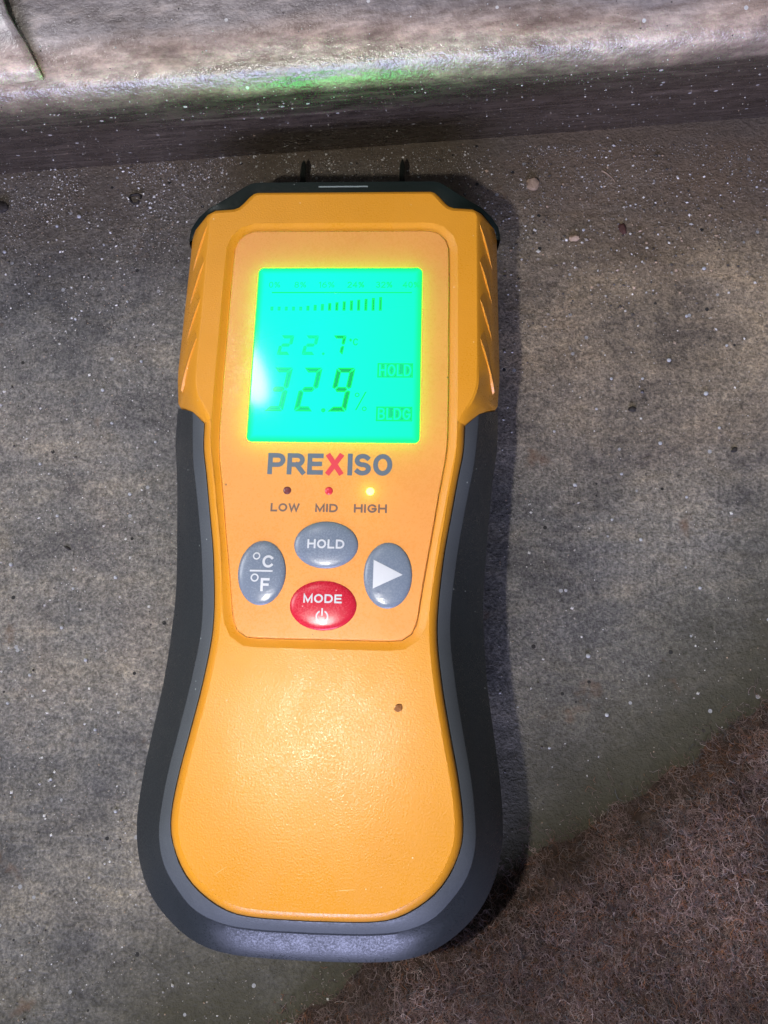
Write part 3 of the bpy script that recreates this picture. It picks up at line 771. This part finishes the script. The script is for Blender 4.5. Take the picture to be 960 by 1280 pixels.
# ------------------------------------------------------------------ loose grains (many, tiny)
OCT = np.array([(1, 0, 0), (-1, 0, 0), (0, 1, 0), (0, -1, 0), (0, 0, 1), (0, 0, -1)], float)
OF = np.array([(0, 2, 4), (2, 1, 4), (1, 3, 4), (3, 0, 4), (2, 0, 5), (1, 2, 5), (3, 1, 5), (0, 3, 5)])
def fast_mesh(name, V, F, colors=None, smooth=False):
    me = bpy.data.meshes.new(name)
    me.vertices.add(len(V)); me.vertices.foreach_set('co', (V * MM).ravel())
    k = F.shape[1]
    me.loops.add(F.size); me.loops.foreach_set('vertex_index', F.ravel().astype(np.int32))
    me.polygons.add(len(F)); me.polygons.foreach_set('loop_start', np.arange(0, F.size, k))
    me.update(); me.validate()
    me.polygons.foreach_set('use_smooth', np.full(len(F), smooth))
    if colors is not None:
        at = me.color_attributes.new('tint', 'FLOAT_COLOR', 'POINT')
        at.data.foreach_set('color', np.c_[colors, np.ones(len(colors))].ravel())
    return me
m, n, l, p = new_mat('mineral_grain')
at = n.new('ShaderNodeAttribute'); at.attribute_name = 'tint'
l.new(at.outputs['Color'], p.inputs['Base Color']); p.inputs['Roughness'].default_value = .4
M_grain = m
n_g = 75000
gx = rng.uniform(-125, 125, n_g); gy = np.where(rng.random(n_g) < .6, 152 - rng.exponential(24, n_g), rng.uniform(-85, 155, n_g))
ne = 700                                 # coarser broken grit to the right of the head
gx = np.r_[gx, rng.normal(62, 26, ne)]; gy = np.r_[gy, np.minimum(rng.normal(122, 15, ne), 148)]; n_g += ne
# the left side is grittier than the right
coarse = np.arange(n_g) >= n_g - ne
clump = vnoise(gx, gy, 14, 51) * vnoise(gx, gy, 5, 52)
keep = coarse | (rng.random(n_g) < np.clip(clump * 3.2, .12, 1)) & (rng.random(n_g) < np.clip(.95 - .006 * (gx + 40), .35, 1)) & (gy > -90)
keep &= ~((np.abs(gx) < 38) & (gy < 117) & (gy > -52))
gx, gy, coarse = gx[keep], gy[keep], coarse[keep]; n_g = len(gx)
u = rng.random(n_g)
sz = np.where(u < .975, .09 + .16 * rng.random(n_g) ** 2, rng.uniform(.26, .46, n_g))
sz = np.where(coarse, .15 + .42 * rng.random(n_g) ** 2.2, sz)
pal = np.array([(.55, .53, .50), (.34, .30, .25), (.22, .19, .16), (.06, .05, .045), (.72, .70, .67), (.42, .30, .21)])
pi_ = rng.choice(6, n_g, p=[.10, .26, .30, .22, .05, .07])
pi_ = np.where((sz > .27) & ~coarse, rng.choice([0, 3, 4, 4, 0], n_g), pi_)
pi_ = np.where(coarse, rng.choice(6, n_g, p=[.06, .22, .18, .30, .04, .20]), pi_)
sh = rng.uniform(.6, 1.25, (n_g, 3)); sh[:, 2] *= .8
ang = rng.uniform(0, 2 * PI, n_g)
loc_ = OCT[None] * sh[:, None] * sz[:, None, None] * rng.uniform(.8, 1.2, (n_g, 6, 1))
ca, sa = np.cos(ang)[:, None], np.sin(ang)[:, None]
Vx = loc_[:, :, 0] * ca - loc_[:, :, 1] * sa + gx[:, None]; Vy = loc_[:, :, 0] * sa + loc_[:, :, 1] * ca + gy[:, None]
Vz = loc_[:, :, 2] + (floor_h(gx, gy) + sz * .35)[:, None]
V = np.stack([Vx, Vy, Vz], -1).reshape(-1, 3)
F = (OF[None] + 6 * np.arange(n_g)[:, None, None]).reshape(-1, 3)
cols = np.repeat(pal[pi_] * rng.uniform(.8, 1.2, (n_g, 1)), 6, axis=0)
gr = link('sand_grains', fast_mesh('sand_grains', V, F, cols, False), M_grain); gr['kind'] = 'stuff'
gr['label'] = 'pale and dark sand grains scattered over the dusty floor'

bv = np.array([v.co for v in beam.data.vertices]).reshape(len(us), P_, 3) / MM
n_b = 3000
bi = rng.integers(60, len(us) - 61, n_b); bk = rng.integers(4, 60, n_b)
f1, f2 = rng.random((n_b, 1)), rng.random((n_b, 1))
q = (bv[bi, bk] * (1 - f1) + bv[bi + 1, bk] * f1) * (1 - f2) + (bv[bi, bk + 1] * (1 - f1) + bv[bi + 1, bk + 1] * f1) * f2
bs = .07 + .20 * rng.random(n_b) ** 3
V = (q[:, None] + OCT[None] * bs[:, None, None] * rng.uniform(.6, 1.3, (n_b, 6, 1))).reshape(-1, 3)
F = (OF[None] + 6 * np.arange(n_b)[:, None, None]).reshape(-1, 3)
cols = np.repeat(pal[rng.choice(6, n_b, p=[.30, .26, .10, .10, .16, .08])] * rng.uniform(.7, 1.2, (n_b, 1)), 6, axis=0)
bg_ = link('grit', fast_mesh('grit', V, F, cols), M_grain, beam); bg_['kind'] = 'stuff'

# ------------------------------------------------------------------ carpet in the lower right corner
cl = [(-80, -108), (-45, -87), (-17, -69.6), (-6.5, -62.9), (4, -56), (20, -45.5), (33, -37.5), (44.4, -30.9), (53.3, -26.2), (60.5, -21.4), (71.8, -14.6), (83.3, -7.6), (99.5, 4.9), (130, 27), (200, 80)]
clx = np.array([q[0] for q in cl], float); cly = np.array([q[1] for q in cl], float)
def cdist(x, y):                          # approx distance inside the carpet edge (mm)
    return (np.interp(x, clx, cly) - y) * .80 + 2.2 * (vnoise(x, y, 7, 21) - .5) + 1.2 * (vnoise(x, y, 2.5, 22) - .5)
def carpet_h(x, y):
    d = cdist(x, y)
    t = np.clip(d / 15.0, 0, 1); t = t * t * (3 - 2 * t)
    return floor_h(x, y) * (1 - t) - .8 + t * (-6.4 + .7 * vnoise(x, y, 5, 23) + .4 * vnoise(x, y, 1.6, 24)) + np.clip(d, 0, 40) * .01
m, n, l, p = new_mat('carpet_backing')
co = objco(n)
k1 = noise(n, l, co, 420, 5, .7, .6); k2 = noise(n, l, co, 38, 4)
cr = ramp(n, [(.25, (.018, .013, .011)), (.5, (.055, .037, .030)), (.75, (.12, .085, .070))]); l.new(k1, cr.inputs[0])
cr2 = ramp(n, [(.52, (1, 1, 1)), (.68, (1.5, 1.05, .72))]); l.new(k2, cr2.inputs[0])
c = mixc(n, l, 1, cr.outputs[0], cr2.outputs[0], 'MULTIPLY'); l.new(c, p.inputs['Base Color'])
p.inputs['Roughness'].default_value = .95; p.inputs['Specular IOR Level'].default_value = .1
l.new(bump(n, l, k1, .9, .001), p.inputs['Normal'])
M_carpet = m
carpet = thing('carpet', 'brown curly fibre carpet in the lower right corner beside the meter', 'carpet', (0, 0, 0))
link('backing', grid_mesh('backing', np.arange(-60, 200, .8), np.arange(-160, 80, .8), carpet_h), M_carpet, carpet)
m, n, l, p = new_mat('carpet_fibre')
at = n.new('ShaderNodeAttribute'); at.attribute_name = 'tint'
l.new(at.outputs['Color'], p.inputs['Base Color']); p.inputs['Roughness'].default_value = .6
M_fibre = m
n_f = 46000
fx = rng.uniform(-55, 118, n_f * 3); fy = rng.uniform(-95, 30, n_f * 3)
d = cdist(fx, fy); ok = (d > -1.5) & (rng.random(n_f * 3) < np.clip(.12 + d / 28, .12, 1)); fx, fy = fx[ok][:n_f], fy[ok][:n_f]; n_f = len(fx)
K = 8
rad = .3 + 1.15 * rng.random(n_f) ** 1.4; tot = rng.uniform(1.6, 5.6, n_f); a0 = rng.uniform(0, 2 * PI, n_f)
drift = rng.normal(0, .25, (n_f, 2)); tiltx, tilty = rng.normal(0, .45, n_f), rng.normal(0, .45, n_f)
s = np.linspace(0, 1, K)[None]
th = a0[:, None] + tot[:, None] * (s + .18 * np.sin(s * 7 + a0[:, None]))
rr_ = rad[:, None] * (1 + .25 * np.sin(s * 5 + 3 * a0[:, None]))
px = rr_ * np.cos(th) + drift[:, :1] * s * 4; py = rr_ * np.sin(th) + drift[:, 1:] * s * 4
pz = px * tiltx[:, None] + py * tilty[:, None] + .2
X = fx[:, None] + px; Y = fy[:, None] + py
Z = carpet_h(X, Y) + np.clip(pz, .02, 1.6) + .1
Pp = np.stack([X, Y, Z], -1)
Tn = np.gradient(Pp, axis=1); Tn /= np.linalg.norm(Tn, axis=2, keepdims=True) + 1e-9
up = np.array([0, 0, 1.0]); Sd = np.cross(Tn, up); Sd /= np.linalg.norm(Sd, axis=2, keepdims=True) + 1e-6
Up = np.cross(Sd, Tn)
fr = rng.uniform(.04, .075, n_f)[:, None, None]
tri = [(0, 1.0), (.87, -.5), (-.87, -.5)]
V = np.stack([Pp + fr * (a_ * Sd + b_ * Up) for a_, b_ in tri], 2).reshape(-1, 3)
base_i = np.arange(n_f)[:, None, None, None] * (K * 3)
i_ = np.arange(K - 1)[None, :, None, None] * 3
quad = np.array([[0, 1, 4, 3], [1, 2, 5, 4], [2, 0, 3, 5]])[None, None]
F = (base_i + i_ + quad).reshape(-1, 4)
fpal = np.array([(.29, .20, .18), (.19, .115, .098), (.09, .055, .048), (.46, .365, .34), (.29, .12, .055), (.11, .115, .125)])
fc = fpal[rng.choice(6, n_f, p=[.30, .27, .18, .10, .08, .07])] * rng.uniform(.7, 1.3, (n_f, 1)) * (.55 + .9 * vnoise(fx, fy, 9, 41) ** 1.2)[:, None]
fib = link('fibres', fast_mesh('fibres', V, F, np.repeat(fc, K * 3, axis=0), True), M_fibre, carpet)
fib['kind'] = 'stuff'

# ------------------------------------------------------------------ single bits of debris one can point to
def simple_mat(name, dark, light, scale, rough=.75):
    m, n, l, p = new_mat(name); co = objco(n)
    l.new(mixc(n, l, noise(n, l, co, scale, 4), dark, light), p.inputs['Base Color']); p.inputs['Roughness'].default_value = rough
    l.new(bump(n, l, noise(n, l, co, scale * 2, 3), .5, .0004), p.inputs['Normal'])
    return m
def lump(name, label, cat, x, y, sx_, sy_, sz_, mat, seed, z=None, rot=0.0, jag=.22):
    r = random.Random(seed)
    bm = bmesh.new(); bmesh.ops.create_icosphere(bm, subdivisions=2, radius=1)
    for v in bm.verts:
        k = 1 + r.uniform(-jag, jag); v.co = Vector((v.co.x * k * sx_, v.co.y * k * sy_, v.co.z * sz_ * (1 + r.uniform(-jag, jag)))) * MM
    for f in bm.faces: f.smooth = r.random() < .4
    me = bpy.data.meshes.new(name); bm.to_mesh(me); bm.free()
    o = link(name, me, mat)
    zz = float(floor_h(x, y)) + sz_ * .45 if z is None else z
    o.location = Vector((x, y, zz)) * MM; o.rotation_euler = (0, 0, rot)
    return tag(o, label, cat)
M_tan = simple_mat('tan_stone', (.30, .20, .13), (.52, .38, .27), 500)
M_dark = simple_mat('dark_chip', (.012, .010, .009), (.045, .036, .03), 500)
M_rust = simple_mat('rust_flake', (.05, .018, .014), (.11, .045, .035), 500)
M_smear = simple_mat('orange_brown_dirt', (.16, .055, .012), (.34, .13, .025), 700)
M_pale = simple_mat('pale_bead', (.38, .38, .39), (.55, .56, .60), 900, .35)
lump('pebble', 'tan pebble on the floor right of the meter head', 'pebble', 48.8, 139.3, 1.7, 1.9, 1.2, M_tan, 3)
lump('crumb', 'small orange tan crumb lower right of the tan pebble', 'crumb', 59.5, 122.5, 1.5, 1.0, .8, M_tan, 4)
lump('rust_flake', 'reddish brown rust flake on the floor at upper right', 'flake', 72.5, 125.2, .95, 2.0, .5, M_rust, 5, rot=.25)
lump('dark_chip', 'black chip lying alone on the floor right of the screen', 'chip', 73.1, 74.9, 1.15, .7, .6, M_dark, 6, rot=.1)
lump('dark_chip', 'black chip near the right edge, lower right of the other chip', 'chip', 98.5, 64.3, .95, .6, .5, M_dark, 7, rot=.6)
lump('dark_chip', 'black elongated chip on the floor left of the buttons', 'chip', -73.5, 37.5, 1.1, .45, .4, M_dark, 8, rot=-.5)
lump('dark_clod', 'dark clod of soil at the left edge just below the beam', 'clod', -101.0, 134.0, 2.3, 1.9, 1.2, M_dark, 9)
lump('dirt_crumb', 'orange brown crumb of dirt stuck on the orange lower pad of the meter', 'crumb', 14.6, -1.0, .85, .7, .22, M_smear, 10, z=30.05, rot=.7)
# wire-like curl of dirt
V = []; F = []
for i in range(24):
    a = 2 * PI * i / 24
    for j in range(6):
        b_ = 2 * PI * j / 6; r = 1.55 + .2 * math.sin(3 * a)
        V.append(((r + .3 * math.cos(b_)) * math.cos(a), (r + .3 * math.cos(b_)) * math.sin(a) * .95, .3 * math.sin(b_) + .1 * math.sin(2 * a)))
for i in range(22):
    for j in range(6): F.append((i * 6 + j, i * 6 + (j + 1) % 6, (i + 1) * 6 + (j + 1) % 6, (i + 1) * 6 + j))
curl = link('curl', mesh('curl', V, F, True), M_dark); curl.location = Vector((-62.6, 136.6, -1.3)) * MM
tag(curl, 'small dark ring shaped curl on the floor left of the meter head', 'curl')
# a straw-like splinter
V = []; F = []
for i in range(7):
    t = i / 6
    for j in range(5):
        b_ = 2 * PI * j / 5; V.append((-2.6 + 5.2 * t, .5 * math.sin(t * 3) + .2 * math.cos(b_) * (1 - .6 * t), .2 * math.sin(b_) * (1 - .6 * t)))
for i in range(6):
    for j in range(5): F.append((i * 5 + j, i * 5 + (j + 1) % 5, (i + 1) * 5 + (j + 1) % 5, (i + 1) * 5 + j))
spl = link('splinter', mesh('splinter', V, F, True), M_tan); spl.location = Vector((69.5, 141.5, -1.3)) * MM; spl.rotation_euler = (0, 0, -.85)
tag(spl, 'thin straw coloured splinter on the brown soil right of the pebble', 'splinter')
# pale round beads: countable, alike
src = None
for i, (x, y, r) in enumerate([(93, 113, .62), (62, 125, .5), (88, 100, .5), (83, 88, .66), (92, 79, .72), (80, 66, .62), (70, 58, .5), (76, 83, .45), (68, 83, .5), (64, 75, .45), (58, 55, .62),
        (74, 41, .55), (95, 70, .45), (60, 12, .68), (64, -2, .6), (55, 28, .5), (50, -10, .42), (88, 29, .5), (86, 52, .45), (67, 46, .42), (98, 92, .45), (53, 69, .45),
        (-64, 71, .5), (-67, 80, .6), (-83, 60, .5), (-58, 52, .6), (-77, 46, .5), (-88, 33, .62), (-60, 30, .6), (-73, 17, .55), (-66, 9, .6), (-80, 5, .5), (-85, -2, .5), (-62, -8, .5),
        (-72, -20, .5), (-55, -27, .55), (-90, -36, .45), (-57, 88, .5), (-95, 76, .5), (-76, 100, .5), (-62, 105, .4), (-98, 120, .6), (-84, 128, .55), (-70, 122, .45), (-78, 131, .7),
        (-90, 12, .55), (-71, 27, .45), (-95, 45, .5), (-52, 66, .45), (-60, -42, .4)]):
    if src is None:
        bm = bmesh.new(); bmesh.ops.create_icosphere(bm, subdivisions=2, radius=MM)
        for f in bm.faces: f.smooth = True
        me = bpy.data.meshes.new('bead'); bm.to_mesh(me); bm.free()
        o = src = link('bead', me, M_pale); tag(o, 'tiny pale round bead on the dusty floor', 'bead', 'pale round beads scattered on the floor')
    else:
        o = src.copy(); COL.objects.link(o)
    o.location = Vector((x, y, float(floor_h(x, y)) + r * .5)) * MM; r *= .85; o.scale = (r, r * .93, r * .8); o.rotation_euler = (0, 0, i)
